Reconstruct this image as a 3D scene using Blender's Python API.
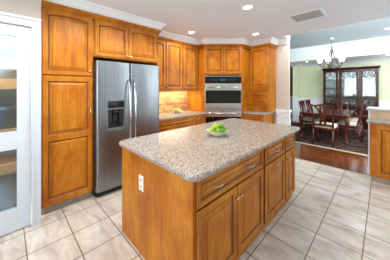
import bpy, bmesh, math, random
from mathutils import Vector, Matrix
for o in list(bpy.data.objects): bpy.data.objects.remove(o)
random.seed(7)
S = bpy.context.scene
COL = S.collection
PI = math.pi
CH = 1.45                      # eye height

# ---------------------------------------------------------------- camera
cd = bpy.data.cameras.new('camera'); cam = bpy.data.objects.new('camera', cd); COL.objects.link(cam)
cam.location = (0, 0, CH); cam.rotation_euler = (PI/2, 0, math.radians(45))
cd.sensor_width = 36; cd.sensor_fit = 'HORIZONTAL'; cd.lens = 36*188.5/390
cd.shift_y = -(130-87.5)/390; cd.clip_start = .05
S.camera = cam

# ---------------------------------------------------------------- world, exposure, daylight
S.view_settings.view_transform = 'Standard'; S.view_settings.look = 'None'
S.view_settings.gamma = 1; S.view_settings.exposure = 0.13
w = bpy.data.worlds.new('world'); S.world = w; w.use_nodes = True
w.node_tree.nodes['Background'].inputs[0].default_value = (.75, .87, 1, 1)
w.node_tree.nodes['Background'].inputs[1].default_value = 1.0

def area(name, loc, rot, sx, sy, power, col=(1, 1, 1), spread=PI):
    l = bpy.data.lights.new(name, 'AREA'); l.shape = 'RECTANGLE'; l.size = sx; l.size_y = sy
    l.energy = power; l.color = col; l.spread = spread
    o = bpy.data.objects.new(name, l); COL.objects.link(o); o.location = loc; o.rotation_euler = rot
    return o
# window daylight: kitchen rear windows (wall at Y=-2.8), kitchen right windows (X=2.6), dining windows
area('daylight_rear', (-.9, -2.74, 1.5), (PI/2+.35, 0, 0), 2.8, 1.5, 72, (.90, .95, 1))
area('daylight_right', (2.54, 2.2, 1.5), (0, -PI/2, PI), 1.5, 2.1, 8, (.86, .93, 1))
area('daylight_dining', (2.54, 6.6, 1.45), (0, -PI/2, PI), 1.9, 3.2, 108, (.88, .95, 1))
area('soffit_fill', (-.1, 4.16, 2.73), (PI/2, 0, 0), 4.4, .3, 170, (.86, .94, 1))  # added unseen area light that whitens the soffit face; no window here

# ---------------------------------------------------------------- materials
def lin(h):
    if isinstance(h, str):
        c = [int(h[i:i+2], 16)/255 for i in (0, 2, 4)]
    else: c = [v/255 for v in h]
    return tuple((v/12.92 if v <= .04045 else ((v+.055)/1.055)**2.4) for v in c)+(1,)
def mat(name, col, rough=.5, metal=0, emit=None, es=0, spec=None, coat=0):
    m = bpy.data.materials.new(name); m.use_nodes = True
    b = m.node_tree.nodes['Principled BSDF']
    b.inputs['Base Color'].default_value = lin(col); b.inputs['Roughness'].default_value = rough
    b.inputs['Metallic'].default_value = metal
    if coat: b.inputs['Coat Weight'].default_value = coat; b.inputs['Coat Roughness'].default_value = .15
    if spec is not None: b.inputs['Specular IOR Level'].default_value = spec
    if emit: b.inputs['Emission Color'].default_value = lin(emit); b.inputs['Emission Strength'].default_value = es
    return m
def nd(m, t, **k):
    n = m.node_tree.nodes.new(t)
    for a, v in k.items(): setattr(n, a, v)
    return n
def ramp(m, fac, stops):
    r = nd(m, 'ShaderNodeValToRGB'); e = r.color_ramp.elements
    while len(e) < len(stops): e.new(.5)
    for i, (p, c) in enumerate(stops): e[i].position = p; e[i].color = lin(c)
    m.node_tree.links.new(fac, r.inputs[0]); return r.outputs[0]
def coords(m, scale=(1, 1, 1), loc=(0, 0, 0)):
    L = m.node_tree.links
    tc = nd(m, 'ShaderNodeTexCoord'); mp = nd(m, 'ShaderNodeMapping')
    mp.inputs['Scale'].default_value = scale; mp.inputs['Location'].default_value = loc
    g = nd(m, 'ShaderNodeNewGeometry')
    L.new(g.outputs['Position'], mp.inputs[0]); return mp.outputs[0]
def noise(m, vec, scale, detail=4, rough=.55, dist=0):
    n = nd(m, 'ShaderNodeTexNoise'); n.inputs['Scale'].default_value = scale
    n.inputs['Detail'].default_value = detail; n.inputs['Roughness'].default_value = rough
    n.inputs['Distortion'].default_value = dist
    m.node_tree.links.new(vec, n.inputs['Vector']); return n.outputs[0]
def mix(m, fac, a, b, mode='MIX'):
    n = nd(m, 'ShaderNodeMix', data_type='RGBA', blend_type=mode)
    L = m.node_tree.links
    for i, v in ((0, fac), (6, a), (7, b)):
        if hasattr(v, 'links'): L.new(v, n.inputs[i])
        else: n.inputs[i].default_value = v if i == 0 else lin(v)
    return n.outputs[2]
def setc(m, out, inp='Base Color'):
    m.node_tree.links.new(out, m.node_tree.nodes['Principled BSDF'].inputs[inp])
def bump(m, h, strength=.3, dist=.002):
    b = nd(m, 'ShaderNodeBump'); b.inputs['Strength'].default_value = strength; b.inputs['Distance'].default_value = dist
    m.node_tree.links.new(h, b.inputs['Height']); setc(m, b.outputs[0], 'Normal')

def wood(name, axis, dark, mid, light, rough=.38, fine=1.0, coat=0):
    m = mat(name, mid, rough, coat=coat, spec=.25)
    sc = [9*fine, 9*fine, 9*fine]; sc[axis] = 1.1*fine
    v = coords(m, tuple(sc))
    n1 = noise(m, v, 1.0, 5, .6, .6)
    c = ramp(m, n1, [(.2, dark), (.5, mid), (.8, light)])
    v2 = coords(m, tuple(s*7 for s in sc)); n2 = noise(m, v2, 1.0, 3, .6)
    c2 = ramp(m, n2, [(.3, 'e6dccf'), (.62, 'ffffff')])
    v3 = coords(m, (3.2, 3.2, 2.4)); n3 = noise(m, v3, 1.0, 2, .5, .8)
    c3 = ramp(m, n3, [(.34, 'dcb88c'), (.6, 'ffffff')])
    c = mix(m, 1.0, c, c2, 'MULTIPLY'); c = mix(m, .8, c, c3, 'MULTIPLY')
    setc(m, c); return m
W = {}
for ax, nm in enumerate('xyz'):
    W[nm] = wood('honey_maple_'+nm, ax, 'ad6412', 'cb8222', 'dd9833')
    W['d'+nm] = wood('mahogany_'+nm, ax, '260e0b', '3c1811', '572719', .25, coat=.3)
for ax, nm in enumerate('xyz'): W['t'+nm] = wood('red_brown_mahogany_'+nm, ax, '35150d', '552717', '733a24', .25, coat=.3)
DARK_WOOD = mat('dark_wood_edge_shade', '7a4414', .5)  # darker wood on grooves and beads; on door edges it paints gap shadow
GAP = mat('cabinet_shadow_gap', '1c130c', .9)
TOE = mat('toe_kick_tile', 'a39a8e', .6)
v = coords(TOE, (4, 4, 4)); setc(TOE, ramp(TOE, noise(TOE, v, 2, 4), [(.3, '8d8378'), (.7, 'b8ada0')]))

def granite():
    m = mat('speckled_countertop', 'b5a797', .22)
    v = coords(m)
    vo = nd(m, 'ShaderNodeTexVoronoi'); vo.inputs['Scale'].default_value = 185
    m.node_tree.links.new(v, vo.inputs['Vector'])
    sep = nd(m, 'ShaderNodeSeparateColor'); m.node_tree.links.new(vo.outputs['Color'], sep.inputs[0])
    c1 = ramp(m, sep.outputs[0], [(.0, '4c4743'), (.17, '857b70'), (.42, '9e9587'), (.72, 'b4aa9c'), (1, 'dcd8d0')])
    n = noise(m, v, 14, 4, .6)
    c2 = ramp(m, n, [(.35, 'efece8'), (.65, 'ffffff')])
    setc(m, mix(m, .7, c1, c2, 'MULTIPLY')); return m
GRAN = granite()
STEEL = mat('brushed_steel', 'b6bcc2', .36, 1)
v = coords(STEEL, (120, 120, 1.5)); n = noise(STEEL, v, 1, 2)
setc(STEEL, ramp(STEEL, n, [(.2, '7f868d'), (.8, 'a2a8ae')]))
STEELD = mat('dark_steel', '53575c', .4, .8)
CHROME = mat('polished_steel', 'd8dade', .15, 1)
NICKEL = mat('satin_nickel', 'c9bfae', .25, 1)
BLKG = mat('black_glass', '0c0e12', .06)
BLK = mat('black_plastic', '1b1c1f', .5)
GREYP = mat('grey_plastic', '63676c', .4)
WHT = mat('white_trim_paint', 'eef3f7', .45)
PLAST = mat('white_plastic', 'f4efe4', .4)
DOORW = mat('door_paint', 'd4dde6', .45)
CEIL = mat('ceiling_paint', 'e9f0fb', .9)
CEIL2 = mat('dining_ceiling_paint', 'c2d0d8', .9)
WALLK = mat('kitchen_wall_paint', 'cdc1b4', .85)
WALLD = mat('dining_wall_paint', 'd4d8b8', .85)
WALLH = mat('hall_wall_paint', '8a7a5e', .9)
for m_ in (CEIL, WALLK, WALLD, CEIL2):
    v = coords(m_, (30, 30, 30)); bump(m_, noise(m_, v, 3, 3), .08, .002)
CREAM = mat('cream_upholstery', 'd9d2bd', .8)
v = coords(CREAM, (60, 60, 60)); bump(CREAM, noise(CREAM, v, 3, 2), .3, .002)
BRONZE = mat('pewter_bronze', '6d665f', .35, .9)
SHADE = mat('frosted_glass_shade', 'ffffff', .4, emit='fff6e4', es=1.1)
LAMPON = mat('lit_lamp_lens', 'ffffff', .5, emit='fff1d8', es=9)
BOWLW = mat('white_ceramic', 'f1efea', .2)
FRAMEG = mat('dark_green_stem', '4a3418', .7)
def fruit(name, a, b):
    m = mat(name, a, .3); v = coords(m, (20, 20, 20))
    setc(m, ramp(m, noise(m, v, 1, 3), [(.35, a), (.65, b)])); return m
APG = fruit('green_apple_skin', '5c8f10', '7dac20'); APY = fruit('yellow_green_apple_skin', '93ad20', 'b0c436')

def glass(name, tint='ffffff', refl=.06, rough=.02, haze=0):
    m = bpy.data.materials.new(name); m.use_nodes = True; N = m.node_tree; L = N.links
    N.nodes.remove(N.nodes['Principled BSDF'])
    out = N.nodes['Material Output']
    t = N.nodes.new('ShaderNodeBsdfTransparent'); t.inputs[0].default_value = lin(tint)
    g = N.nodes.new('ShaderNodeBsdfGlossy'); g.inputs['Roughness'].default_value = rough
    lw = N.nodes.new('ShaderNodeFresnel'); lw.inputs[0].default_value = 1.45
    ad = N.nodes.new('ShaderNodeMath'); ad.operation = 'ADD'; ad.inputs[1].default_value = refl
    L.new(lw.outputs[0], ad.inputs[0])
    mx = N.nodes.new('ShaderNodeMixShader'); L.new(ad.outputs[0], mx.inputs[0])
    L.new(t.outputs[0], mx.inputs[1]); L.new(g.outputs[0], mx.inputs[2]); L.new(mx.outputs[0], out.inputs[0])
    return m
GLASS = glass('clear_glass', 'eef4f2', .07)
GLASSD = glass('pantry_door_glass', 'd6e2ea', .05, .12)

def tiles():
    m = mat('marbled_floor_tile', 'cfc4b6', .3); L = m.node_tree.links
    v = coords(m, (1, 1, 1), (.130, -.125, 0))
    br = nd(m, 'ShaderNodeTexBrick'); br.offset = 0; br.squash = 1
    br.inputs['Scale'].default_value = 1; br.inputs['Brick Width'].default_value = .342; br.inputs['Row Height'].default_value = .342
    br.inputs['Mortar Size'].default_value = .0045; br.inputs['Mortar Smooth'].default_value = .1; br.inputs['Bias'].default_value = 0
    br.inputs['Color1'].default_value = (1, 1, 1, 1); br.inputs['Color2'].default_value = (.78, .78, .78, 1)
    L.new(v, br.inputs['Vector'])
    vs = coords(m, (3.0, 8, 3)); n = noise(m, vs, 1.0, 6, .6, .8)
    c = ramp(m, n, [(.28, 'b8ada0'), (.42, 'd5cdc1'), (.55, 'e6dfd5'), (.72, 'f6f2ea')])
    n2 = noise(m, coords(m, (2, 2, 2)), 1.3, 3)
    c = mix(m, .6, c, ramp(m, n2, [(.35, 'f1e4d6'), (.65, 'ffffff')]), 'MULTIPLY')
    c = mix(m, .25, c, br.outputs['Color'], 'MULTIPLY')
    c = mix(m, br.outputs['Fac'], c, '7d6a58')
    setc(m, c)
    inv = nd(m, 'ShaderNodeMath', operation='SUBTRACT'); inv.inputs[0].default_value = 1; L.new(br.outputs['Fac'], inv.inputs[1])
    bump(m, inv.outputs[0], .5, .002); return m
TILE = tiles()
def boards():
    m = mat('red_brown_hardwood', '5a2c18', .18, coat=.2); L = m.node_tree.links
    v = coords(m)
    br = nd(m, 'ShaderNodeTexBrick'); br.offset = .37
    for k, q in (('Scale', 1), ('Brick Width', .9), ('Row Height', .083), ('Mortar Size', .0015), ('Bias', 0)): br.inputs[k].default_value = q
    br.inputs['Color1'].default_value = lin('96502a'); br.inputs['Color2'].default_value = lin('6a3216'); br.inputs['Mortar'].default_value = lin('2c140a')
    L.new(v, br.inputs['Vector'])
    n = noise(m, coords(m, (2, 26, 4)), 1, 4)
    setc(m, mix(m, .7, br.outputs['Color'], ramp(m, n, [(.3, '9c8c80'), (.7, 'ffffff')]), 'MULTIPLY')); return m
HARD = boards()
def rugm():
    m = mat('patterned_wool', '4a3c3e', 1, spec=.05); v = coords(m)
    vo = nd(m, 'ShaderNodeTexVoronoi'); vo.inputs['Scale'].default_value = 5.5; m.node_tree.links.new(v, vo.inputs['Vector'])
    c1 = ramp(m, vo.outputs['Distance'], [(.12, '8a5a50'), (.28, '3a2426'), (.5, '6a5450'), (.8, '1d1a22')])
    n = noise(m, v, 22, 3)
    setc(m, mix(m, .6, c1, ramp(m, n, [(.4, '5b4a4a'), (.6, 'e8d8cc')]), 'MULTIPLY')); return m
RUG = rugm(); RUGB = mat('rug_border_wool', 'cdbb9d', .95)
def splash():
    m = mat('tumbled_stone_tile', 'd9b27e', .5); L = m.node_tree.links
    tc = nd(m, 'ShaderNodeNewGeometry'); sp = nd(m, 'ShaderNodeSeparateXYZ'); cb = nd(m, 'ShaderNodeCombineXYZ')
    L.new(tc.outputs['Position'], sp.inputs[0]); L.new(sp.outputs[1], cb.inputs[0]); L.new(sp.outputs[2], cb.inputs[1])
    br = nd(m, 'ShaderNodeTexBrick'); br.offset = .5
    for k, q in (('Scale', 1), ('Brick Width', .20), ('Row Height', .10), ('Mortar Size', .004), ('Bias', 0)): br.inputs[k].default_value = q
    br.inputs['Color1'].default_value = lin('e2bd8a'); br.inputs['Color2'].default_value = lin('cb9f68'); br.inputs['Mortar'].default_value = lin('a88458')
    L.new(cb.outputs[0], br.inputs['Vector'])
    n = noise(m, coords(m, (5, 5, 16)), 1, 4, .6, .5)
    setc(m, mix(m, .8, br.outputs['Color'], ramp(m, n, [(.3, 'b89a78'), (.6, 'ffffff')]), 'MULTIPLY')); return m
SPL = splash(); SPLB = mat('stone_accent_strip', 'a3763f', .5)
v = coords(SPLB, (30, 30, 30)); setc(SPLB, ramp(SPLB, noise(SPLB, v, 1, 3), [(.35, '7d5a30'), (.6, 'c79a60')]))

# ---------------------------------------------------------------- mesh helpers
def frame(o, u):   # local (u right along the face, v up, n out of the face)
    u = Vector((u[0], u[1], 0)).normalized(); n = u.cross(Vector((0, 0, 1)))
    return Matrix(((u.x, 0, n.x, o[0]), (u.y, 0, n.y, o[1]), (0, 1, 0, o[2] if len(o) > 2 else 0), (0, 0, 0, 1)))
ID = Matrix.Identity(4)
class MB:
    def __init__(s, M=ID): s.bm = bmesh.new(); s.M = M
    def v(s, p): return s.bm.verts.new(s.M @ Vector(p))
    def box(s, a0, a1, b0, b1, c0, c1, bev=0, mi=0):
        t = bmesh.new()
        bmesh.ops.create_cube(t, size=1)
        for q in t.verts: q.co = Vector(((a0+a1)/2+q.co.x*(a1-a0), (b0+b1)/2+q.co.y*(b1-b0), (c0+c1)/2+q.co.z*(c1-c0)))
        if bev: bmesh.ops.bevel(t, geom=t.edges[:], offset=bev, segments=2, affect='EDGES', profile=.6)
        s.add(t, mi); return s
    def add(s, t, mi=0):
        d = {q: s.v(q.co) for q in t.verts}
        for f in t.faces:
            try: g = s.bm.faces.new([d[q] for q in f.verts]); g.material_index = mi; g.smooth = f.smooth
            except ValueError: pass
        t.free(); return s
    def loops(s, L, cap0=True, cap1=True, mi=0, mis=None, smooth=False, closed=True):
        R = [[s.v(p) for p in l] for l in L]; n = len(R[0])
        for i in range(len(R)-1):
            for j in range(n if closed else n-1):
                k = (j+1) % n
                f = s.bm.faces.new([R[i][j], R[i][k], R[i+1][k], R[i+1][j]])
                f.material_index = mis[i] if mis else mi; f.smooth = smooth
        if cap0: f = s.bm.faces.new(R[0][::-1]); f.material_index = mis[0] if mis else mi
        if cap1: f = s.bm.faces.new(R[-1]); f.material_index = mis[-1] if mis else mi
        return s
    def prism(s, pts, z0, z1, mi=0, bev=0):      # outline in local (a,b), extruded along c
        if bev:
            cx = sum(p[0] for p in pts)/len(pts); cy = sum(p[1] for p in pts)/len(pts)
            def ins(d):
                n = len(pts); out = []
                for i in range(n):
                    a, b, c = Vector(pts[i-1]), Vector(pts[i]), Vector(pts[(i+1) % n])
                    n1 = (b-a).normalized(); n2 = (c-b).normalized()
                    m1 = Vector((-n1.y, n1.x)); m2 = Vector((-n2.y, n2.x)); mm = (m1+m2).normalized()
                    q = b+mm*d/max(.3, mm.dot(m1)); out.append((q.x, q.y))
                return out
            I = ins(bev)
            return s.loops([[(p[0], p[1], z0) for p in I], [(p[0], p[1], z0+bev) for p in pts], [(p[0], p[1], z1-bev) for p in pts], [(p[0], p[1], z1) for p in I]], mi=mi)
        return s.loops([[(p[0], p[1], z0) for p in pts], [(p[0], p[1], z1) for p in pts]], mi=mi)
    def tube(s, P, R, seg=10, cap=True, mi=0, flat=1.0):
        P = [Vector(p) for p in P]
        if not hasattr(R, '__len__'): R = [R]*len(P)
        L = []; up = None
        for i, p in enumerate(P):
            t = (P[min(i+1, len(P)-1)]-P[max(i-1, 0)]).normalized()
            if up is None: up = Vector((0, 0, 1)) if abs(t.z) < .8 else Vector((1, 0, 0))
            a = t.cross(up)
            if a.length < 1e-4: a = t.cross(Vector((0, 1, 0)))
            a.normalize(); b = a.cross(t).normalized(); up = b
            L.append([p+a*math.cos(2*PI*k/seg)*R[i]+b*math.sin(2*PI*k/seg)*R[i]*flat for k in range(seg)])
        return s.loops(L, cap, cap, smooth=True, mi=mi)
    def bar(s, P, wds, th, mi=0):                 # flat ribbon bar lying in the local a-b plane, thickness along c
        if not hasattr(wds, '__len__'): wds = [wds]*len(P)
        L = []
        for i, p in enumerate(P):
            p = Vector(p); t = (Vector(P[min(i+1, len(P)-1)])-Vector(P[max(i-1, 0)])).normalized()
            q = Vector((-t.y, t.x, 0))
            if q.length < 1e-5: q = Vector((1, 0, 0))
            q = q.normalized()*wds[i]/2; n = Vector((0, 0, th/2))
            L.append([p+q+n, p-q+n, p-q-n, p+q-n])
        return s.loops(L, mi=mi)
    def lathe(s, prof, c=(0, 0, 0), seg=24, cap0=True, cap1=True, mi=0, axis='c'):
        L = []
        for r, h in prof:
            r = max(r, 1e-4)
            row = []
            for k in range(seg):
                x, y = r*math.cos(2*PI*k/seg), r*math.sin(2*PI*k/seg)
                row.append((c[0]+x, c[1]+y, c[2]+h) if axis == 'c' else (c[0]+x, c[1]+h, c[2]+y))
            L.append(row)
        return s.loops(L, cap0, cap1, smooth=True, mi=mi)
    def sweep(s, path, prof, mi=0, caps=True):    # path in world xy (outward on the right), prof = (out, z)
        P = [Vector(p) for p in path]; L = []
        for i, p in enumerate(P):
            ds = []
            if i > 0: ds.append((P[i]-P[i-1]).normalized())
            if i < len(P)-1: ds.append((P[i+1]-P[i]).normalized())
            ns = [Vector((d.y, -d.x)) for d in ds]
            m = sum(ns, Vector((0, 0))).normalized(); k = 1/max(.35, m.dot(ns[0]))
            L.append([(p.x+m.x*o*k, p.y+m.y*o*k, z) for o, z in prof])
        return s.loops(L, caps, caps, mi=mi)
    def build(s, name, mats, parent=None, local=False):
        bmesh.ops.recalc_face_normals(s.bm, faces=s.bm.faces[:])
        me = bpy.data.meshes.new(name)
        if parent is not None and not local:
            r = parent
            while r.parent: r = r.parent
            bmesh.ops.translate(s.bm, verts=s.bm.verts[:], vec=-Vector(r.location))
        s.bm.to_mesh(me); s.bm.free()
        for m in (mats if isinstance(mats, (list, tuple)) else [mats]): me.materials.append(m)
        o = bpy.data.objects.new(name, me); COL.objects.link(o)
        if parent is not None: o.parent = parent
        return o
def tag(o, label=None, cat=None, group=None, kind=None):
    if label: o['label'] = label
    if cat: o['category'] = cat
    if group: o['group'] = group
    if kind: o['kind'] = kind
    return o
def thing(name, label, cat, loc=(0, 0, 0), group=None):
    o = bpy.data.objects.new(name, None); COL.objects.link(o); o.location = loc
    return tag(o, label, cat, group)
def struct(o, label=None, cat=None): return tag(o, label, cat, None, 'structure')
def cp(o, parent=None):
    c = o.copy(); COL.objects.link(c); c.parent = parent
    for ch in list(o.children): cp(ch, c)
    return c

# ---------------------------------------------------------------- room shell
ZC, ZR, ZS = 2.52, 2.93, 2.44
struct(MB().box(-3.5, 2.6, -2.8, 4.2, -.06, 0).build('floor', TILE), 'beige marbled square tile kitchen floor', 'floor')
struct(MB().box(-4.6, 2.6, 4.2, 11.2, -.06, 0).build('floor_dining', HARD), 'dark red-brown hardwood dining room floor', 'floor')
c = MB(); c.box(-3.5, 2.6, -2.8, 4.12, ZC, ZC+.08); c.box(-3.5, -1.46, 4.12, 4.42, ZC, ZC+.08)
struct(c.build('ceiling', CEIL), 'smooth pale grey kitchen ceiling', 'ceiling')
c = MB(); c.box(-4.6, 2.6, 4.12, 7.8, ZR, ZR+.08)
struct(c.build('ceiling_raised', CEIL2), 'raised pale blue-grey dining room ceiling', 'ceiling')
struct(MB().box(-4.6, 2.6, 7.8, 11.2, ZS, ZR+.08).build('ceiling_soffit', WHT), 'dropped dining soffit with a bright white face', 'ceiling')
struct(MB().box(-1.46, 2.6, 4.06, 4.119, ZC+.0805, ZR).build('wall_header', WALLD), 'wall step above the kitchen ceiling edge', 'wall')
struct(MB().box(-1.47, -1.459, 4.12, 4.42, ZC+.001, ZR).build('trim_7', WHT))
# walls
struct(MB().box(-3.46, -3.36, .15, 4.56, 0, ZC).build('wall_left', WALLK), 'cream wall behind the cabinets', 'wall')
dl = MB(); dl.box(-2.70, -2.60, -2.8, -.64, 0, ZC); dl.box(-2.70, -2.60, -.64, .19, 2.08, ZC); dl.box(-2.70, -2.60, .19, .262, 0, ZC)
struct(dl.build('wall_pantry', WALLK), 'cream wall around the white glass door', 'wall')
struct(MB().box(-3.46, -1.478, 4.42, 4.475, 0, ZR).build('wall_back', WALLK), 'cream wall end beside the dining opening', 'wall')
def wall_with_windows(name, M, L, H, wins, m, label, th=.1):
    b = MB(M); us = [0]
    for (u0, u1, v0, v1) in wins:
        b.box(us[-1], u0, 0, H, -th, 0); b.box(u0, u1, 0, v0, -th, 0); b.box(u0, u1, v1, H, -th, 0); us.append(u1)
    b.box(us[-1], L, 0, H, -th, 0)
    o = struct(b.build(name, m), label, 'wall')
    return o
WN = [0]
def window(M, u0, u1, v0, v1, nx, ny):
    WN[0] += 1
    b = MB(M); t = .05
    b.box(u0, u0+t, v0, v1, -.06, .02); b.box(u1-t, u1, v0, v1, -.06, .02); b.box(u0+t, u1-t, v0, v0+t, -.06, .02); b.box(u0+t, u1-t, v1-t, v1, -.06, .02)
    for i in range(1, nx): x = u0+(u1-u0)*i/nx; b.box(x-.012, x+.012, v0+t, v1-t, .0, .02)
    for i in range(1, ny): y = v0+(v1-v0)*i/ny; b.box(u0+t, u1-t, y-.012, y+.012, .0, .02)
    return struct(b.build('window_%d' % WN[0], WHT))
FR = frame((2.6, -2.8), (-1, 0))      # rear wall seen from inside (n=+Y)
wall_with_windows('wall_rear', FR, 6.1, ZC, [(2.0, 5.0, .72, 2.28)], WALLK, 'cream rear kitchen wall with windows')
for i in range(3): window(FR, 2.0+1.0*i, 3.0+1.0*i, .72, 2.28, 3, 4)
FRR = frame((2.6, 11.2), (0, -1))
wall_with_windows('wall_right', FRR, 14, ZR, [(3.0, 6.2, .5, 2.4), (7.9, 10.1, .72, 2.28)], WALLD, 'right wall with windows')
for i in range(3): window(FRR, 3.0+3.2/3*i, 3.0+3.2/3*(i+1), .5, 2.4, 3, 5)
for i in range(2): window(FRR, 7.9+1.1*i, 9.0+1.1*i, .72, 2.28, 3, 4)
# dining far wall, pier, hall
YD = 9.05
struct(MB().box(-2.60, 2.6, YD, YD+.12, 0, ZS).build('wall_dining', WALLD), 'pale green dining room far wall', 'wall')
struct(MB().box(-2.79, -2.59, 8.80, YD+.12, 0, ZS).build('wall_pier', WALLD), 'pale green wall pier beside the dark hall opening', 'wall')
struct(MB().box(-4.6, -4.5, 4.56, 11.2, 0, ZR).build('wall_dining_left', WALLD), 'pale green left dining wall', 'wall')
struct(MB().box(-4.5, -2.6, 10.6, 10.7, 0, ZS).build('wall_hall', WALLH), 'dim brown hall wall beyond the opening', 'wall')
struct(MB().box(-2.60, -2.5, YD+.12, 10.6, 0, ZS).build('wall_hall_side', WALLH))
struct(MB().box(-3.5, -3.46, -2.8, .15, 0, ZC).build('wall_closet', WALLK))
# wainscot panels
def wains(name, M, L, H, nseg):
    b = MB(M); b.box(0, L, 0, H-.04, 0, .012); b.box(-.012, L+.012, H-.05, H, 0, .035, .005); b.box(0, L, 0, .13, .012, .028, .004)
    for i in range(nseg):
        a = L*(i+.12)/nseg; c2 = L*(i+.88)/nseg
        b.box(a, c2, .22, .24, .012, .022); b.box(a, c2, H-.17, H-.15, .012, .022); b.box(a, a+.02, .22, H-.15, .012, .022); b.box(c2-.02, c2, .22, H-.15, .012, .022)
    return struct(b.build(name, WHT))
wains('trim_1', frame((-2.58, YD), (1, 0)), 5.1, 1.0, 7)
wains('trim_2', frame((-2.79, 8.80), (1, 0)), .20, 1.0, 1)
wains('trim_3', frame((-2.59, 8.79), (0, 1)), .24, 1.0, 1)
wains('trim_4', frame((-4.5, 10.6), (1, 0)), 1.85, 1.0, 3)
wains('trim_5', frame((-1.755, 4.42), (1, 0)), .277, .95, 1)
wains('trim_6', frame((-1.478, 4.408), (0, 1)), .067, .95, 1)
# kitchen white cornice following the cabinet fronts
PATH = [(-2.70, .262), (-2.70, 1.815), (-3.03, 1.815), (-3.03, 3.128), (-2.84, 3.128), (-2.24, 3.728), (-2.24, 4.08), (-1.765, 4.08), (-1.765, 4.42), (-1.478, 4.42)]
prof = [(0, 2.415), (.03, 2.415), (.035, 2.432), (.046, 2.442), (.058, 2.465), (.080, 2.492), (.095, 2.50), (.10, 2.5195), (0, 2.5195)]
struct(MB().sweep(PATH, prof).build('trim_cornice', WHT), 'white ceiling cornice above the cabinets', 'cornice')
struct(MB().sweep([(-2.60, YD), (2.6, YD)], [(0, 2.33), (.02, 2.33), (.03, 2.36), (.07, 2.41), (.09, 2.439), (0, 2.439)]).build('trim_cornice_dining', WHT))
struct(MB().sweep([(-2.79, 8.9), (-2.79, 8.80), (-2.59, 8.80), (-2.59, 9.05)][::1], [(0, 2.34), (.02, 2.34), (.06, 2.41), (.07, 2.439), (0, 2.439)]).build('trim_cornice_pier', WHT))
struct(MB().box(-2.60, 2.6, 4.185, 4.205, 0, .006).build('trim_threshold', mat('threshold_strip', 'b5a58e', .4)))

# ---------------------------------------------------------------- pantry glass door and its casing
FD = frame((-2.60, 0), (0, 1))
b = MB(FD)
b.box(.185, .262, 0, 2.16, 0, .022, .004); b.box(.192, .206, 0, 2.16, .018, .028, .003); b.box(.235, .255, 0, 2.16, .018, .03, .003)
b.box(-.715, .185, 2.08, 2.16, 0, .022, .004); b.box(-.725, .262, 2.145, 2.175, 0, .038, .004); b.box(-.725, -.64, 0, 2.16, 0, .022, .004)
struct(b.build('trim_door', DOORW), 'white door casing', 'door casing')
b = MB(FD); t = -.04
b.box(-.635, -.53, .012, 2.07, -.05, -.012, .002); b.box(.074, .181, .012, 2.07, -.05, -.012, .002)
for (z0, z1) in ((.012, .235), (.83, 1.01), (1.63, 1.74), (1.965, 2.07)): b.box(-.53, .074, z0, z1, -.05, -.012, .002)
door1 = struct(b.build('door_1', DOORW), 'white door with stacked glass panes', 'door')
for (z0, z1) in ((.235, .83), (1.01, 1.63), (1.74, 1.965)):
    MB(FD).box(-.53, .074, z0, z1, -.034, -.028).build('pane', GLASSD, door1)
b = MB(FD); b.lathe([(.012, 0), (.012, .04), (.028, .05), (.03, .065), (.02, .078)], (-.58, 1.0, -.012), 16); b.build('door_knob', NICKEL, door1)
area('pantry_fill', (-2.85, -.3, 2.5), (0, -.25, 0), .2, .8, 75, (.85, .93, 1))  # added unseen light from above to brighten the closet behind the panes
area('pantry_side_fill', (-2.86, -1.17, 1.1), (PI/2, 0, 0), .2, 1.9, 22, (.82, .92, 1))  # second added closet light, from the side, for the lower panes; no fixture
# pantry shelves and stored vessels seen through the panes
SHW = mat('peach_shelf_wood', 'dca468', .6); BINB = mat('slate_blue_enamel', '5d7288', .3); BING = mat('pale_blue_glaze', '9db0c2', .3); BINT = mat('grey_green_tin', '8799a2', .4)
struct(MB().box(-3.46, -3.45, -1.2, .15, 0, ZC).build('wall_pantry_back', mat('pantry_wall_paint', 'a3b8c6', .9)))
struct(MB().box(-3.45, -2.70, -1.3, -1.2, 0, ZC).build('wall_pantry_side', WALLK))
for z, zf, lb in ((1.50, 1.43, 'upper peach wooden shelf behind the glass door'), (.93, .82, 'middle peach wooden shelf behind the glass door'), (.53, .47, 'lowest peach wooden shelf behind the glass door')):
    tag(MB().box(-3.45, -3.05, -1.19, .14, z, z+.04).box(-3.05, -3.03, -1.19, .14, zf, z+.045, .003).build('pantry_shelf', SHW), lb, 'shelf', 'pantry shelves')
def vessel(name, x, y, z, prof, m, label, cat, hnd=False):
    r = thing(name, label, cat, (x, y, z))
    MB().lathe(prof, (x, y, z), 28).build('body', m, r)
    R = max(p[0] for p in prof); H = prof[-1][1]
    MB().lathe([(R*.95, H), (R*.95, H+.01), (R*.5, H+.03), (.01, H+.035)], (x, y, z), 28).build('lid', m, r)
    return r
vessel('stock_pot', -3.22, -.03, .971, [(.14, 0), (.155, .02), (.155, .22), (.16, .23)], BINB, 'slate blue lidded pot on the middle pantry shelf', 'pot')
vessel('storage_tin', -3.22, -.36, .971, [(.09, 0), (.09, .34)], BINT, 'grey-green tin beside the blue pot on the middle shelf', 'tin')
vessel('storage_crock', -3.22, -.02, .001, [(.13, 0), (.15, .14), (.13, .34)], BING, 'pale blue crock on the closet floor under the shelves', 'crock')
vessel('storage_canister', -3.22, .0, 1.541, [(.09, 0), (.09, .24)], BINT, 'grey-green canister on the upper pantry shelf', 'canister')

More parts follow.
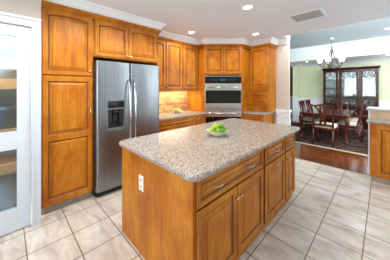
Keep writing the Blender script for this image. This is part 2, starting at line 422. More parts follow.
# ---------------------------------------------------------------- cabinet pieces
def arch_loop(u0, u1, v0, v1, rise, n, N=12):
    p = [(u0, v0, n), (u1, v0, n), (u1, v1-rise, n)]
    for i in range(1, N):
        t = i/N; p.append((u1+(u0-u1)*t, v1-rise+rise*math.sin(PI*t)**.8, n))
    p.append((u0, v1-rise, n)); return p
def panel_loops(b, u0, u1, v0, v1, rise, n0, mi=0):
    d = [(0, n0), (.004, n0-.006), (.012, n0-.0135), (.019, n0-.0135), (.044, n0-.004), (.047, n0-.001)]
    if u1-u0 < .1 or v1-v0 < .115: d = [(a*.6, n) for a, n in d]
    L = [arch_loop(u0+a, u1-a, v0+a, v1-a, rise, n) for a, n in d]
    b.loops(L, False, True, mis=[0, 1, 1, 0, 1, 0])
def door_mesh(M, u0, u1, v0, v1, name, parent, rise=0, st=.046, th=.02, mats=None, splits=None, local=False):
    """raised-panel door standing th proud of n=0; splits = extra (v0,v1) panels"""
    b = MB(M); e = .004
    pans = splits or [(v0+st, v1-st)]
    # edge ring
    N = 12
    o0 = [(u0, v0, 0.001), (u1, v0, .001), (u1, v1, .001), (u0, v1, .001)]
    o1 = [(u0, v0, th-e), (u1, v0, th-e), (u1, v1, th-e), (u0, v1, th-e)]
    o2 = [(u0+e, v0+e, th), (u1-e, v0+e, th), (u1-e, v1-e, th), (u0+e, v1-e, th)]
    b.loops([o0, o1, o2], True, False, mis=[1, 0, 0])  # outer ring in the second wood; on kitchen doors it paints gap shadow
    if len(pans) == 1:
        lo = [(u0+e, v0+e, th), (u1-e, v0+e, th), (u1-e, v1-e, th)]+[(u1-e+(u0-u1+2*e)*i/N, v1-e, th) for i in range(1, N)]+[(u0+e, v1-e, th)]
        li = arch_loop(u0+st, u1-st, pans[0][0], pans[0][1], rise, th)
        b.loops([lo, li], False, False)
        panel_loops(b, u0+st, u1-st, pans[0][0], pans[0][1], rise, th)
    else:
        def q(a0, a1, c0, c1): b.loops([[(a0, c0, th), (a1, c0, th), (a1, c1, th), (a0, c1, th)]], False, True)
        q(u0+e, u0+st, v0+e, v1-e); q(u1-st, u1-e, v0+e, v1-e)
        zs = [v0+e]+[z for p in pans for z in p]+[v1-e]
        for i in range(0, len(zs), 2): q(u0+st, u1-st, zs[i], zs[i+1])
        for p in pans: panel_loops(b, u0+st, u1-st, p[0], p[1], 0, th)
    return b.build(name, mats or [W['z'], DARK_WOOD], parent, local)
def knob(M, u, v, n, parent, m=NICKEL):
    return MB(M).lathe([(.006, 0), (.005, .012), (.013, .018), (.015, .025), (.009, .031), (.001, .032)], (u, v, n), 14).build('knob', m, parent)
def pull(M, u, v, n, parent, horizontal=True, L=.10, m=NICKEL):
    b = MB(M); P = []
    for i in range(11):
        t = i/10; s = (t-.5)*L; h = .004+.026*math.sin(PI*t)**.6
        P.append((u+s, v, n+h) if horizontal else (u, v+s, n+h))
    b.tube(P, [.0065-.002*abs(i-5)/5 for i in range(11)], 8)
    for k in (0, -1): b.lathe([(.010, 0), (.008, .006)], (P[k][0], P[k][1], n), 12)
    return b.build('handle', m, parent)
def carcass(M, W_, z0, z1, depth, parent, toe=True, side='z', wm=None):
    b = MB(M); b.box(0, W_, z0, z1, -depth, 0)
    o = b.build('body', wm or W['z'], parent)
    if toe: MB(M).box(0.001, W_-.001, 0, z0, -depth+.05, -.04).build('toe_kick', TOE, parent)
    return o
def wcrown(path, parent):
    MB().sweep(path, [(0.001, 2.352), (.014, 2.352), (.016, 2.364), (.012, 2.366), (.022, 2.372), (.034, 2.385), (.040, 2.396), (.046, 2.398), (.046, 2.4145), (0.001, 2.4145)]).sweep(path, [(0.001, 2.330), (.010, 2.332), (.013, 2.341), (.010, 2.3515), (0.001, 2.3515)], 1).build('crown_moulding', [W['x'], DARK_WOOD], parent)

# pantry tall cabinet
F1 = frame((-2.70, .272), (0, 1))
c = thing('pantry_cabinet', 'tall honey wood pantry cabinet beside the white glass door', 'cabinet', (-2.70, .54, 0))
carcass(F1, .533, .10, 2.414, .60, c)
d = door_mesh(F1, .012, .518, 1.60, 2.35, 'door', c, rise=.022); knob(F1, .49, 1.66, .02, d)
d = door_mesh(F1, .012, .518, .105, 1.585, 'door', c, splits=[(.165, .835), (.90, 1.525)]); pull(F1, .49, 1.14, .02, d, False, .12)
wcrown([(-2.70, .272), (-2.70, .804)], c)
# cabinet above the refrigerator with its end panel
F2 = frame((-2.70, .806), (0, 1))
c = thing('refrigerator_cabinet', 'two-door honey wood cabinet above the refrigerator', 'cabinet', (-2.70, 1.3, 1.86))
MB(F2).box(0, 1.009, 1.86, 2.414, -.60, 0).build('body', W['z'], c)
MB(F2).box(.992, 1.009, 0, 1.859, -.60, 0).build('end_panel', W['z'], c)
d = door_mesh(F2, .018, .480, 1.875, 2.35, 'door', c, rise=.022); knob(F2, .455, 1.91, .02, d)
d = door_mesh(F2, .486, .975, 1.875, 2.35, 'door', c, rise=.022); knob(F2, .512, 1.91, .02, d)
wcrown([(-2.70, .806), (-2.70, 1.815), (-3.03, 1.815)], c)
# upper cabinets on the left wall
F3 = frame((-3.03, 1.817), (0, 1))
c = thing('upper_cabinet', 'two-door honey wood wall cabinet just right of the refrigerator', 'cabinet', (-3.03, 2.2, 1.40))
MB(F3).box(0, .823, 1.40, 2.414, -.329, 0).build('body', W['z'], c)
d = door_mesh(F3, .01, .385, 1.42, 2.35, 'door', c, rise=.018); knob(F3, .36, 1.46, .02, d)
d = door_mesh(F3, .40, .81, 1.42, 2.35, 'door', c, rise=.018); knob(F3, .425, 1.46, .02, d)
MB(F3).box(0, .823, 1.372, 1.399, -.03, .004, .003).build('light_rail', W['y'], c)
wcrown([(-3.03, 1.85), (-3.03, 2.64)], c)
c = thing('upper_cabinet', 'single-door honey wood wall cabinet next to the double oven tower', 'cabinet', (-3.03, 2.9, 1.40))
MB(F3).box(.824, 1.305, 1.40, 2.414, -.329, 0).build('body', W['z'], c)
d = door_mesh(F3, .84, 1.295, 1.42, 2.35, 'door', c, rise=.018); knob(F3, .868, 1.46, .02, d)
MB(F3).box(.824, 1.305, 1.372, 1.399, -.03, .004, .003).build('light_rail', W['y'], c)
wcrown([(-3.03, 2.641), (-3.03, 3.122)], c)
# under-cabinet lamp
u = thing('under_cabinet_light', 'slim warm strip light under the left wall cabinets', 'light', (-3.2, 2.5, 1.385))
MB().box(-3.25, -3.19, 1.95, 3.05, 1.386, 1.399).build('housing', PLAST, u)
MB().box(-3.245, -3.195, 1.96, 3.04, 1.383, 1.386).build('lens', LAMPON, u)
area('under_cabinet_glow', (-3.22, 2.5, 1.375), (0, 0, 0), .05, 1.1, 5.5, (1, .82, .58))
# backsplash
b = MB(); b.box(-3.359, -3.347, 1.817, 3.125, .90, 1.07); b.box(-3.359, -3.347, 1.817, 3.125, 1.105, 1.372)
bs = tag(b.build('backsplash', SPL), 'tan tumbled stone backsplash above the left counter', 'backsplash')
MB().box(-3.359, -3.343, 1.817, 3.125, 1.07, 1.105, .002).build('accent_strip', SPLB, bs)
# base cabinets under left counter
F4 = frame((-2.80, 1.817), (0, 1))
c = thing('base_cabinet', 'wide-drawer honey wood base cabinet right of the refrigerator', 'cabinet', (-2.80, 2.3, 0))
carcass(F4, 1.0, .10, .858, .555, c)
d = door_mesh(F4, .05, .985, .705, .85, 'drawer', c, st=.035, mats=[W['y'], DARK_WOOD]); pull(F4, .52, .778, .02, d)
d = door_mesh(F4, .05, .51, .11, .69, 'door', c); knob(F4, .48, .65, .02, d)
d = door_mesh(F4, .52, .985, .11, .69, 'door', c); knob(F4, .55, .65, .02, d)
c = thing('base_cabinet', 'narrow-drawer honey wood base cabinet left of the oven tower', 'cabinet', (-2.80, 2.98, 0))
F4b = frame((-2.80, 2.818), (0, 1))
carcass(F4b, .305, .10, .858, .555, c)
d = door_mesh(F4b, .012, .30, .705, .85, 'drawer', c, st=.035, mats=[W['y'], DARK_WOOD]); pull(F4b, .155, .778, .02, d, L=.08)
d = door_mesh(F4b, .012, .30, .11, .69, 'door', c); knob(F4b, .04, .65, .02, d)
tag(MB().prism([(-3.359, 1.817), (-2.76, 1.817), (-2.76, 3.125), (-3.359, 3.125)], .86, .90, bev=.008).build('countertop', GRAN), 'speckled beige countertop under the stone backsplash', 'countertop')
# oven tower on the diagonal
A0 = Vector((-2.84, 3.128)); A1 = Vector((-2.24, 3.728)); FO = frame((A0.x, A0.y), (1, 1)); OW = (A1-A0).length
c = thing('oven_cabinet', 'diagonal honey wood oven tower in the corner', 'cabinet', (-2.75, 3.7, 0))
b = MB()
pts = [(-3.359, 3.130), (-2.84, 3.130), (-2.24, 3.730), (-2.24, 4.419), (-3.359, 4.419)]
b.prism(pts, .10, .28); b.prism(pts, 1.735, 2.414)
# open middle holding the ovens: sides only
sd = [(-3.359, 3.130), (-2.84, 3.130), (-2.82, 3.15), (-2.87, 3.20), (-2.87, 3.25), (-3.359, 3.25)]
b.prism(sd, .28, 1.735)
sd = [(-2.24, 3.730), (-2.24, 4.419), (-2.34, 4.419), (-2.34, 3.76), (-2.285, 3.705-.02), (-2.265, 3.705)]
b.prism(sd, .28, 1.735)
b.build('body', W['z'], c)
MB(FO).box(.01, OW-.01, 0, .10, -.10, -.05).build('toe_kick', TOE, c)
hw = OW/2
d = door_mesh(FO, .012, hw-.003, 1.76, 2.35, 'door', c); knob(FO, hw-.03, 1.80, .02, d)
d = door_mesh(FO, hw+.003, OW-.012, 1.76, 2.35, 'door', c); knob(FO, hw+.03, 1.80, .02, d)
d = door_mesh(FO, .022, OW-.022, .115, .27, 'drawer', c, st=.035, mats=[W['x'], DARK_WOOD]); pull(FO, hw, .19, .02, d)
wcrown([(-3.03, 3.128), (-2.84, 3.128), (-2.24, 3.728), (-2.24, 4.08)], c)
# double oven: z bands from the photograph
o = thing('double_oven', 'built-in steel and black glass double wall oven', 'oven', (-2.5, 3.45, .29))
MB(FO).box(.06, OW-.06, .29, 1.715, -.40, -.002).build('body', STEELD, o)
MB(FO).box(.022, OW-.022, 1.69, 1.715, 0, .02, .003).build('top_trim', STEEL, o)
p = MB(FO).box(.022, OW-.022, 1.545, 1.688, 0, .022, .003).build('control_panel', BLKG, o)
MB(FO).box(hw-.07, hw+.07, 1.60, 1.645, .022, .024).build('display', mat('blue_display', '26384c', .2, emit='5577a0', es=.15), p)
OST = mat('oven_steel', 'd0d4d8', .28, 1)
BTN = mat('button_grey', '4a5058', .4)
for i in range(4):
    for s_ in (-1, 1): MB(FO).lathe([(.011, 0), (.011, .004)], (hw+s_*(.13+.045*i), 1.62, .022), 12).build('button', BTN, p)
def oven_door(z0, z1, g0, g1, hz):
    d = MB(FO).box(.022, OW-.022, z0, z1, 0, .035, .004).build('oven_door', OST, o)
    MB(FO).box(.03, OW-.03, g0, g1, .0345, .038, .002).build('window_glass', BLKG, d)
    b = MB(FO); b.tube([(.07, hz, .085), (OW-.07, hz, .085)], .013, 12)
    for u_ in (.10, OW-.10): b.tube([(u_, hz, .034), (u_, hz, .085)], .009, 8)
    b.build('handle', CHROME, d)
oven_door(.975, 1.54, 1.098, 1.388, 1.455)
oven_door(.345, .965, .42, .80, .885)
MB(FO).box(.022, OW-.022, .29, .343, 0, .02, .003).build('bottom_trim', STEEL, o)
# cabinet with tambour garage on the back wall
F5 = frame((-2.238, 4.08), (1, 0)); wd = .473
c = thing('garage_cabinet', 'honey wood wall cabinet with slatted roll door down to the counter', 'cabinet', (-2.0, 4.1, .9))
b = MB(F5); b.box(0, wd, 1.40, 2.414, -.339, 0); b.box(0, .03, .902, 1.40, -.339, 0); b.box(wd-.03, wd, .902, 1.40, -.339, 0); b.box(.03, wd-.03, 1.37, 1.40, -.339, 0)
b.build('body', W['z'], c)
d = door_mesh(F5, .014, wd-.006, 1.44, 2.35, 'door', c, rise=.012); knob(F5, .055, 1.48, .02, d)
b = MB(F5); z = .904
while z < 1.33:
    b.box(.03, wd-.03, z, z+.042, -.032, -.006, .008); z += .0515
b.box(.03, wd-.03, .904, 1.369, -.034, -.026, 0, 1)
b.build('tambour_door', [W['x'], GAP], c)
wcrown([(-2.238, 4.08), (-1.765, 4.08), (-1.765, 4.419)], c)
F6 = frame((-2.238, 3.83), (1, 0))
c = thing('base_cabinet', 'honey wood base cabinet under the slatted roll door', 'cabinet', (-2.0, 3.9, 0))
carcass(F6, .428, .10, .858, .585, c)
d = door_mesh(F6, .03, .415, .705, .85, 'drawer', c, st=.035, mats=[W['x'], DARK_WOOD]); pull(F6, .21, .778, .02, d)
d = door_mesh(F6, .03, .415, .11, .69, 'door', c); knob(F6, .06, .65, .02, d)
tag(MB().prism([(-2.236, 3.79), (-1.79, 3.79), (-1.775, 3.80), (-1.765, 3.82), (-1.765, 4.406), (-2.236, 4.406)], .86, .90, bev=.008).build('countertop', GRAN), 'short speckled countertop right of the oven tower', 'countertop')

# ---------------------------------------------------------------- refrigerator
fx = -2.61
FF = frame((fx, .815), (0, 1)); fw = .975
r = thing('refrigerator', 'stainless side-by-side refrigerator with ice dispenser', 'refrigerator', (-2.95, 1.3, 0))
b = MB(FF); b.box(0, fw, .07, 1.79, -.68, -.075, .004); b.box(.02, .10, 1.79, 1.805, -.12, -.05, .003); b.box(fw-.10, fw-.02, 1.79, 1.805, -.12, -.05, .003)
b.build('body', mat('fridge_side_grey', '3c3d40', .5), r)
b = MB(FF); b.box(.005, fw-.005, .012, .085, -.60, -.045, .004)
for i in range(5): b.box(.05, fw-.05, .022+i*.011, .027+i*.011, -.045, -.042)
b.build('base_grille', BLK, r)
for u_ in (.05, fw-.05): MB(FF).lathe([(.022, 0), (.022, .012)], (u_, 0, -.08), 14, axis='b').build('foot', BLK, r)
def fdoor(u0, u1, holes=None):
    n = 14; z0, z1 = .088, 1.80
    def nn(u):
        t = (u-u0)/(u1-u0); e = min(t, 1-t)*(u1-u0)
        return .022*math.sin(PI*t)**.8 - (.018*(1-e/.02)**2 if e < .02 else 0)
    us = [u0, u0+.004, u0+.012, u0+.02]+[u0+(u1-u0)*i/n for i in range(1, n)]+[u1-.02, u1-.012, u1-.004, u1]
    if holes: us = sorted(set(us+[holes[0], holes[1]]))
    b = MB(FF)
    zs = [z0, z1] if not holes else [z0, holes[2], holes[3], z1]
    for k in range(len(zs)-1):
        for i in range(len(us)-1):
            a, c_ = us[i], us[i+1]
            if holes and k == 1 and a >= holes[0]-1e-6 and c_ <= holes[1]+1e-6: continue
            b.loops([[(a, zs[k], nn(a)), (c_, zs[k], nn(c_)), (c_, zs[k+1], nn(c_)), (a, zs[k+1], nn(a))]], False, True)
    for f in b.bm.faces: f.smooth = True
    bmesh.ops.remove_doubles(b.bm, verts=b.bm.verts[:], dist=1e-5)
    L0 = [(u, nn(u)) for u in us]
    ring = L0+[(u1, -.07), (u0, -.07)]
    for zz in (z0, z1): b.loops([[(p[0], zz, p[1]) for p in ring]], False, True)
    for (ua) in (u0, u1): b.loops([[(ua, z0, nn(ua)), (ua, z1, nn(ua)), (ua, z1, -.07), (ua, z0, -.07)]], False, True)
    b.loops([[(u0, z0, -.07), (u1, z0, -.07), (u1, z1, -.07), (u0, z1, -.07)]], False, True)
    me = b.build('door', [STEEL], r)
    return me
us_ = .462
D1 = fdoor(.004, us_, (.125, .375, .865, 1.275)); D2 = fdoor(us_+.008, fw-.002)
# dispenser
b = MB(FF); b.box(.125, .142, .865, 1.275, -.055, .024, .003); b.box(.358, .375, .865, 1.275, -.055, .024, .003); b.box(.142, .358, 1.262, 1.275, -.055, .026, .003)
b.box(.142, .358, 1.15, 1.172, -.055, .026, .003); b.box(.142, .358, .865, .90, -.055, .03, .004); b.box(.142, .358, .90, 1.15, -.06, -.055)
dp = b.build('dispenser', [GREYP], D1)
MB(FF).box(.143, .357, 1.173, 1.261, -.02, .027, .002).build('control_display', BLKG, D1)
b = MB(FF); b.box(.143, .357, .901, 1.149, -.054, -.05); b.box(.145, .20, .93, 1.149, -.05, -.0, .004); b.box(.30, .355, .93, 1.149, -.05, -.0, .004); b.box(.22, .28, .98, 1.08, -.05, -.02, .006); b.box(.215, .285, 1.10, 1.149, -.05, .01, .004)
b.build('dispenser_recess', BLK, D1)
MB(FF).box(.16, .34, .9005, .908, -.045, .02, .002).build('drip_tray', STEEL, D1)
for ux, dd in ((us_-.035, D1), (us_+.045, D2)):
    b = MB(FF); P = []
    for i in range(17):
        t = i/16; P.append((ux, .42+1.14*t, .018+.062*math.sin(PI*t)**.45))
    b.tube(P, .0135, 10); b.build('handle', CHROME, dd)

# ---------------------------------------------------------------- island
c = thing('kitchen_island', 'large honey wood kitchen island with doors and drawers', 'island', (-1.3, 1.78, 0))
b = MB(); b.box(-1.86, -.842, .84, 2.715, .09, .873); b.box(-1.85, -.868, .842, 2.70, 0.0, .09)
b.build('body', W['z'], c)
b = MB(); b.box(-1.87, -.846, .826, .84, 0, .873, .002); b.build('end_panel', W['z'], c)
FI = frame((-.842, .84), (0, 1))
dr = [(.006, .925, 2), (.96, 1.49, 1), (1.52, 1.84, 1)]
for (a0, a1, np_) in dr:
    d = door_mesh(FI, a0, a1, .680, .862, 'drawer', c, st=.032, mats=[W['y'], DARK_WOOD])
    if np_ == 2:
        pull(FI, a0+.205, .772, .02, d); pull(FI, a1-.26, .772, .02, d)
    else: pull(FI, (a0+a1)/2, .772, .02, d)
d = door_mesh(FI, .006, .462, .10, .665, 'door', c); knob(FI, .436, .585, .02, d)
d = door_mesh(FI, .468, .925, .10, .665, 'door', c); knob(FI, .494, .585, .02, d)
d = door_mesh(FI, .96, 1.49, .10, .665, 'door', c); pull(FI, 1.225, .632, .02, d)
d = door_mesh(FI, 1.52, 1.84, .10, .665, 'door', c); knob(FI, 1.55, .585, .02, d)
def rrect(x0, x1, y0, y1, r, n=6):
    P = []
    for cx, cy, a0 in ((x1-r, y0+r, -90), (x1-r, y1-r, 0), (x0+r, y1-r, 90), (x0+r, y0+r, 180)):
        for i in range(n+1):
            a = math.radians(a0+90*i/n); P.append((cx+r*math.cos(a), cy+r*math.sin(a)))
    return P
tag(MB().prism(rrect(-1.89, -.785, .78, 2.82, .07), .873, .915, bev=.010).build('island_countertop', GRAN), 'large speckled beige countertop on the island', 'countertop')
FP = frame((0, .826), (1, 0))
o = thing('power_outlet', 'white outlet plate on the end of the island', 'outlet', (-1.48, .826, .62))
b = MB(FP); b.box(-1.518, -1.442, .56, .69, 0, .006, .002).build('plate', PLAST, o)
SKT = mat('socket_white', 'd9d4c8', .4)
for z in (.597, .653):
    f = MB(FP).box(-1.497, -1.463, z-.016, z+.016, .006, .0085, .002).build('socket', SKT, o)
    for x in (-1.487, -1.473): MB(FP).box(x-.0015, x+.0015, z-.006, z+.006, .0085, .0088).build('slot', BLK, f)

# ---------------------------------------------------------------- fruit bowls
def bowl(x, y, z, R, h, label, name='fruit_bowl'):
    return tag(MB().lathe([(R*.42, 0), (R*.45, .004), (R*.7, h*.35), (R, h), (R*1.03, h+.003), (R*.97, h), (R*.66, h*.42), (R*.4, .01), (.001, .009)], (x, y, z), 36, True, False).build(name, BOWLW), label, 'bowl')
bx, by, bz = -1.31, 1.66, .916
bowl(bx, by, bz, .115, .055, 'white bowl of apples on the island')
def apple(x, y, z, r, m, label, tilt=(0, 0)):
    a = thing('green_apple', label, 'apple', (x, y, z), 'apples in the island bowl')
    pr = [(r*.02, -r*.72), (r*.3, -r*.86), (r*.6, -r*.8), (r*.88, -r*.45), (r, 0), (r*.97, r*.35), (r*.78, r*.72), (r*.45, r*.88), (r*.2, r*.78), (r*.02, r*.66)]
    MB().lathe(pr, (x, y, z), 20).build('flesh', m, a)
    MB().tube([(x, y, z+r*.62), (x+r*.06, y, z+r*.95), (x+r*.16, y, z+r*1.15)], r*.05, 6).build('stem', FRAMEG, a)
    a.rotation_euler = (tilt[0], tilt[1], 0); return a
R_ = Vector((.7071, .7071)); Fw = Vector((-.7071, .7071))
def rel(a, b_): p = Vector((bx, by))+R_*a+Fw*b_; return p.x, p.y
for (a, b_, dz, rr, m_, lb, tl) in (
    (-.062, -.022, .055, .040, APY, 'yellow-green apple at the left of the island bowl', (.3, -.5)),
    (.012, -.048, .055, .040, APG, 'green apple at the front centre of the island bowl', (-.4, .2)),
    (.068, .000, .056, .039, APG, 'green apple at the right edge of the island bowl', (.2, .5)),
    (-.030, .052, .057, .038, APG, 'green apple at the back left of the island bowl', (.5, .2)),
    (.042, .058, .057, .038, APG, 'green apple at the back right of the island bowl', (-.3, -.4)),
    (-.012, .008, .098, .038, APY, 'yellow-green apple on top of the pile in the island bowl', (.3, .3)),
    (.045, .014, .100, .036, APG, 'green apple on top right of the pile in the island bowl', (-.5, .5))):
    x, y = rel(a, b_); apple(x, y, bz+dz, rr, m_, lb, tl)
px_, py_ = -3.17, 2.62
bowl(px_, py_, .901, .11, .035, 'small white fruit plate on the counter under the wall cabinets', 'fruit_plate')
for (a, b_, r0, m_, lb) in ((-.045, 0, .036, APG, 'green apple at the left on the back counter plate'), (.035, -.02, .036, APY, 'yellow-green apple at the right on the back counter plate'), (.0, .045, .035, APG, 'green apple behind the others on the back counter plate')):
    q = Vector((px_, py_))+R_*a+Fw*b_
    a_ = apple(q.x, q.y, .901+.046, r0, m_, lb, (.2, .3)); a_['group'] = 'apples on the back counter plate'

# ---------------------------------------------------------------- peninsula at the right
FQ = frame((-.15, 3.95), (1, 0)); PL = 2.70
c = thing('peninsula_cabinet', 'honey wood peninsula base cabinet at the right edge', 'cabinet', (.6, 4.1, 0))
b = MB(FQ); b.box(0, PL, .10, .908, -.26, 0); b.build('body', W['z'], c)
MB(FQ).box(.01, PL-.001, 0, .10, -.25, -.06).build('toe_kick', TOE, c)
for i in range(4):
    a0 = .075+.66*i; d = door_mesh(FQ, a0, a0+.60, .13, .87, 'door', c); knob(FQ, a0+.56, .80, .02, d)
tag(MB().prism([(-.185, 3.91), (2.59, 3.91), (2.59, 4.215), (-.185, 4.215)], .91, .95, bev=.008).build('countertop', GRAN), 'lower speckled countertop of the peninsula', 'countertop')
BAR = mat('raised_bar_stone', 'e3d6c8', .4); v = coords(BAR, (9, 9, 9)); setc(BAR, ramp(BAR, noise(BAR, v, 1, 3), [(.3, 'cfa986'), (.7, 'e0c6a8')]))
t = thing('bar_knee_wall', 'beige knee wall behind the peninsula counter', 'half wall', (1.2, 4.28, 0))
MB().box(-.16, 2.599, 4.217, 4.36, .007, 1.085).build('wall_core', BAR, t)
MB().box(-.178, -.161, 4.215, 4.365, .007, 1.085, .003).build('end_cap', WHT, t)
tag(MB().prism([(-.20, 4.17), (2.59, 4.17), (2.59, 4.48), (-.20, 4.48)], 1.086, 1.118, bev=.008).build('raised_bar_top', mat('pale_bar_top', 'd9dadc', .3)), 'pale raised bar top above the peninsula', 'countertop')

# ---------------------------------------------------------------- ceiling lights, vent
def spot(x, y, z, p, name='can_or_fill_spot'):
    l = bpy.data.lights.new(name, 'SPOT'); l.energy = p; l.spot_size = math.radians(168); l.spot_blend = .5; l.shadow_soft_size = .06; l.color = (1, .975, .95)
    o = bpy.data.objects.new(name, l); COL.objects.link(o); o.location = (x, y, z)
def can(x, y, z, label, p=22, R=.074):
    o = thing('recessed_light', label, 'ceiling light', (x, y, z), 'recessed ceiling lights')
    MB().lathe([(R, 0), (R, -.008), (R*.92, -.012), (R*.78, -.008), (R*.74, -.0005)], (x, y, z), 32, False, False).build('trim_ring', WHT, o)
    MB().lathe([(R*.74, -.001), (R*.70, -.004), (.001, -.006)], (x, y, z), 32, False, False).build('lens', LAMPON, o)
    spot(x, y, z-.03, p)
for q in ((-1.5, .15), (-1.75, .75), (-1.75, 1.5)): spot(q[0], q[1], ZC-.03, 42)  # added fill spots without fixtures, brightening the left cabinets
can(-2.63, 2.53, ZC, 'recessed ceiling light nearest the cabinets right of the refrigerator')
can(-1.28, 2.27, ZC, 'recessed kitchen ceiling light closest to the camera at the top')
can(-1.80, 3.51, ZC, 'recessed ceiling light in front of the slatted cabinet')
can(.08, 6.75, ZR, 'recessed light in the raised dining ceiling at the right edge', 12)
can(.10, 8.15, ZS, 'recessed light in the dropped soffit right of the china cabinet', 8)
can(-2.08, 8.15, ZS, 'recessed light in the dropped soffit left of the chandelier', 8)
o = thing('air_vent', 'rectangular grey slatted air vent in the kitchen ceiling', 'vent', (-.82, 3.16, ZC))
b = MB(); x0, x1, y0, y1 = -1.03, -.59, 2.97, 3.36; z0, z1 = ZC-.012, ZC-.0005
b.box(x0, x1, y0, y0+.035, z0, z1, .003); b.box(x0, x1, y1-.035, y1, z0, z1, .003); b.box(x0, x0+.035, y0+.035, y1-.035, z0, z1, .003); b.box(x1-.035, x1, y0+.035, y1-.035, z0, z1, .003)
b.build('frame', WHT, o)
MB().box(x0+.035, x1-.035, y0+.035, y1-.035, ZC-.003, ZC-.0005).build('backing', mat('vent_cavity', '3c4244', .8), o)
VS = mat('vent_slat', 'b4bcbc', .5)
for i in range(6):
    y = y0+.065+i*(y1-y0-.13)/5
    L = [(y-.014, ZC-.004), (y+.006, ZC-.015), (y+.010, ZC-.014), (y-.010, ZC-.0032)]
    MB().loops([[(x0+.036, a, z) for a, z in L], [(x1-.036, a, z) for a, z in L]]).build('slat', VS, o)

# ---------------------------------------------------------------- dining room
rg = thing('area_rug', 'dark patterned rug with a pale border under the dining table', 'rug', (-1.1, 7.0, 0))
MB().box(-3.3, 1.2, 5.46, 8.45, .001, .010).build('field', RUG, rg)
b = MB(); b.box(-3.36, 1.26, 5.40, 5.46, .001, .011); b.box(-3.36, 1.26, 8.45, 8.51, .001, .011); b.box(-3.36, -3.3, 5.46, 8.45, .001, .011); b.box(1.2, 1.26, 5.46, 8.45, .001, .011)
b.build('border', RUGB, rg)
MX, MY, MZ = W['dx'], W['dy'], W['dz']
TX, TZ = W['tx'], W['tz']
def cabriole(x, y, h, sx, sy, s=1.0, z0=.012):
    P = []; R = []
    for t, o_, r_ in ((0, .035, .030), (.03, .03, .032), (.07, .010, .018), (.2, .0, .016), (.45, .006, .022), (.7, .024, .034), (.85, .026, .042), (1, .004, .040)):
        P.append((x+sx*o_*s, y+sy*o_*s, z0+t*(h-z0))); R.append(r_*s)
    return MB().tube(P, R, 10)
tx0, tx1, ty0, ty1 = -1.74, -.60, 6.0, 7.95
t = thing('dining_table', 'long polished mahogany dining table under the chandelier', 'table', ((tx0+tx1)/2, (ty0+ty1)/2, .011))
MB().prism(rrect(tx0, tx1, ty0, ty1, .05, 4), .715, .745, bev=.008).build('tabletop', mat('polished_mahogany_top', '5a2218', .12, coat=.6), t)
b = MB(); b.box(tx0+.06, tx1-.06, ty0+.06, ty0+.085, .62, .714); b.box(tx0+.06, tx1-.06, ty1-.085, ty1-.06, .62, .714); b.box(tx0+.06, tx0+.085, ty0+.085, ty1-.085, .62, .714); b.box(tx1-.085, tx1-.06, ty0+.085, ty1-.085, .62, .714)
b.build('apron', TX, t)
for x, sx in ((tx0+.075, -1), (tx1-.075, 1)):
    for y, sy in ((ty0+.075, -1), (ty1-.075, 1)): cabriole(x, y, .70, sx, sy, 1.25).build('leg', TZ, t)

def chair(arm=False):
    r = thing('dining_chair', '', 'chair', (0, 0, 0))
    w_, dpt, hz = .52, .46, .46      # faces +Y, back at y=-dpt/2
    yb, yf = -dpt/2, dpt/2
    b = MB(); L = []
    for zz, k in ((hz-.04, 1), (hz, 1.0), (hz+.032, .97), (hz+.050, .86), (hz+.056, .5)):
        L.append([(-w_*.42*k, yb*k*.93, zz), (w_*.42*k, yb*k*.93, zz), (w_*.48*k, yf*k*.95, zz), (-w_*.48*k, yf*k*.95, zz)])
    b.loops(L, smooth=True).build('seat', CREAM, r, True)
    b = MB(); b.prism([(-w_*.44, yb), (w_*.44, yb), (w_*.5, yf), (-w_*.5, yf)], hz-.085, hz-.041, bev=.005); b.build('seat_frame', TX, r, True)
    for s in (-1, 1): cabriole(s*(w_*.5-.04), yf-.04, hz-.06, s*.7, .7, .72, .001).build('leg', TZ, r, True)
    for s in (-1, 1):
        P = [(s*(w_*.44-.02), yb-.07, .001), (s*(w_*.44-.02), yb-.02, .18), (s*(w_*.44-.02), yb+.015, .42)]
        MB().tube(P, [.017, .018, .022], 8).build('leg', TZ, r, True)
    # backrest in a leaning plane
    ln = .16; Mx = Matrix(((1, 0, 0, 0), (0, -ln, 1, yb+.01), (0, 1, 0, 0), (0, 0, 0, 1)))
    def BB(): 
        q = MB(Mx); return q
    Mx[1][3] = yb+.012+ln*hz
    b = BB()
    for s in (-1, 1): b.bar([(s*.208, hz-.07, 0), (s*.212, .70, 0), (s*.235, .97, 0)], [.042, .038, .042], .026)
    b.bar([(-.27, 1.005, 0), (-.235, .985, 0), (-.15, .972, 0), (-.07, .992, 0), (0, 1.002, 0), (.07, .992, 0), (.15, .972, 0), (.235, .985, 0), (.27, 1.005, 0)], [.03, .045, .042, .048, .055, .048, .042, .045, .03], .026)
    b.bar([(-.20, hz+.035, 0), (.20, hz+.035, 0)], .045, .024)
    bk = b.build('backrest', TZ, r, True)
    b = BB()
    for s in (-1, 1):
        b.bar([(s*.055, hz+.05, 0), (s*.045, .58, 0), (s*.02, .66, 0), (s*.03, .76, 0), (s*.10, .88, 0), (s*.16, .965, 0)], [.045, .04, .036, .034, .034, .036], .018)
        b.bar([(s*.055, hz+.05, .001), (s*.02, .60, .001), (s*.045, .70, .001), (-s*.02, .80, .001), (-s*.055, .90, .001), (-s*.04, .98, .001)], .03, .016)
        b.bar([(s*.02, .66, -.001), (s*.075, .74, -.001), (s*.06, .86, -.001), (s*.01, .95, -.001)], .02, .016)
    b.bar([(-.06, .60, 0), (.06, .60, 0)], .03, .018)
    b.build('splat', TZ, bk, True)
    return r
proto = chair()
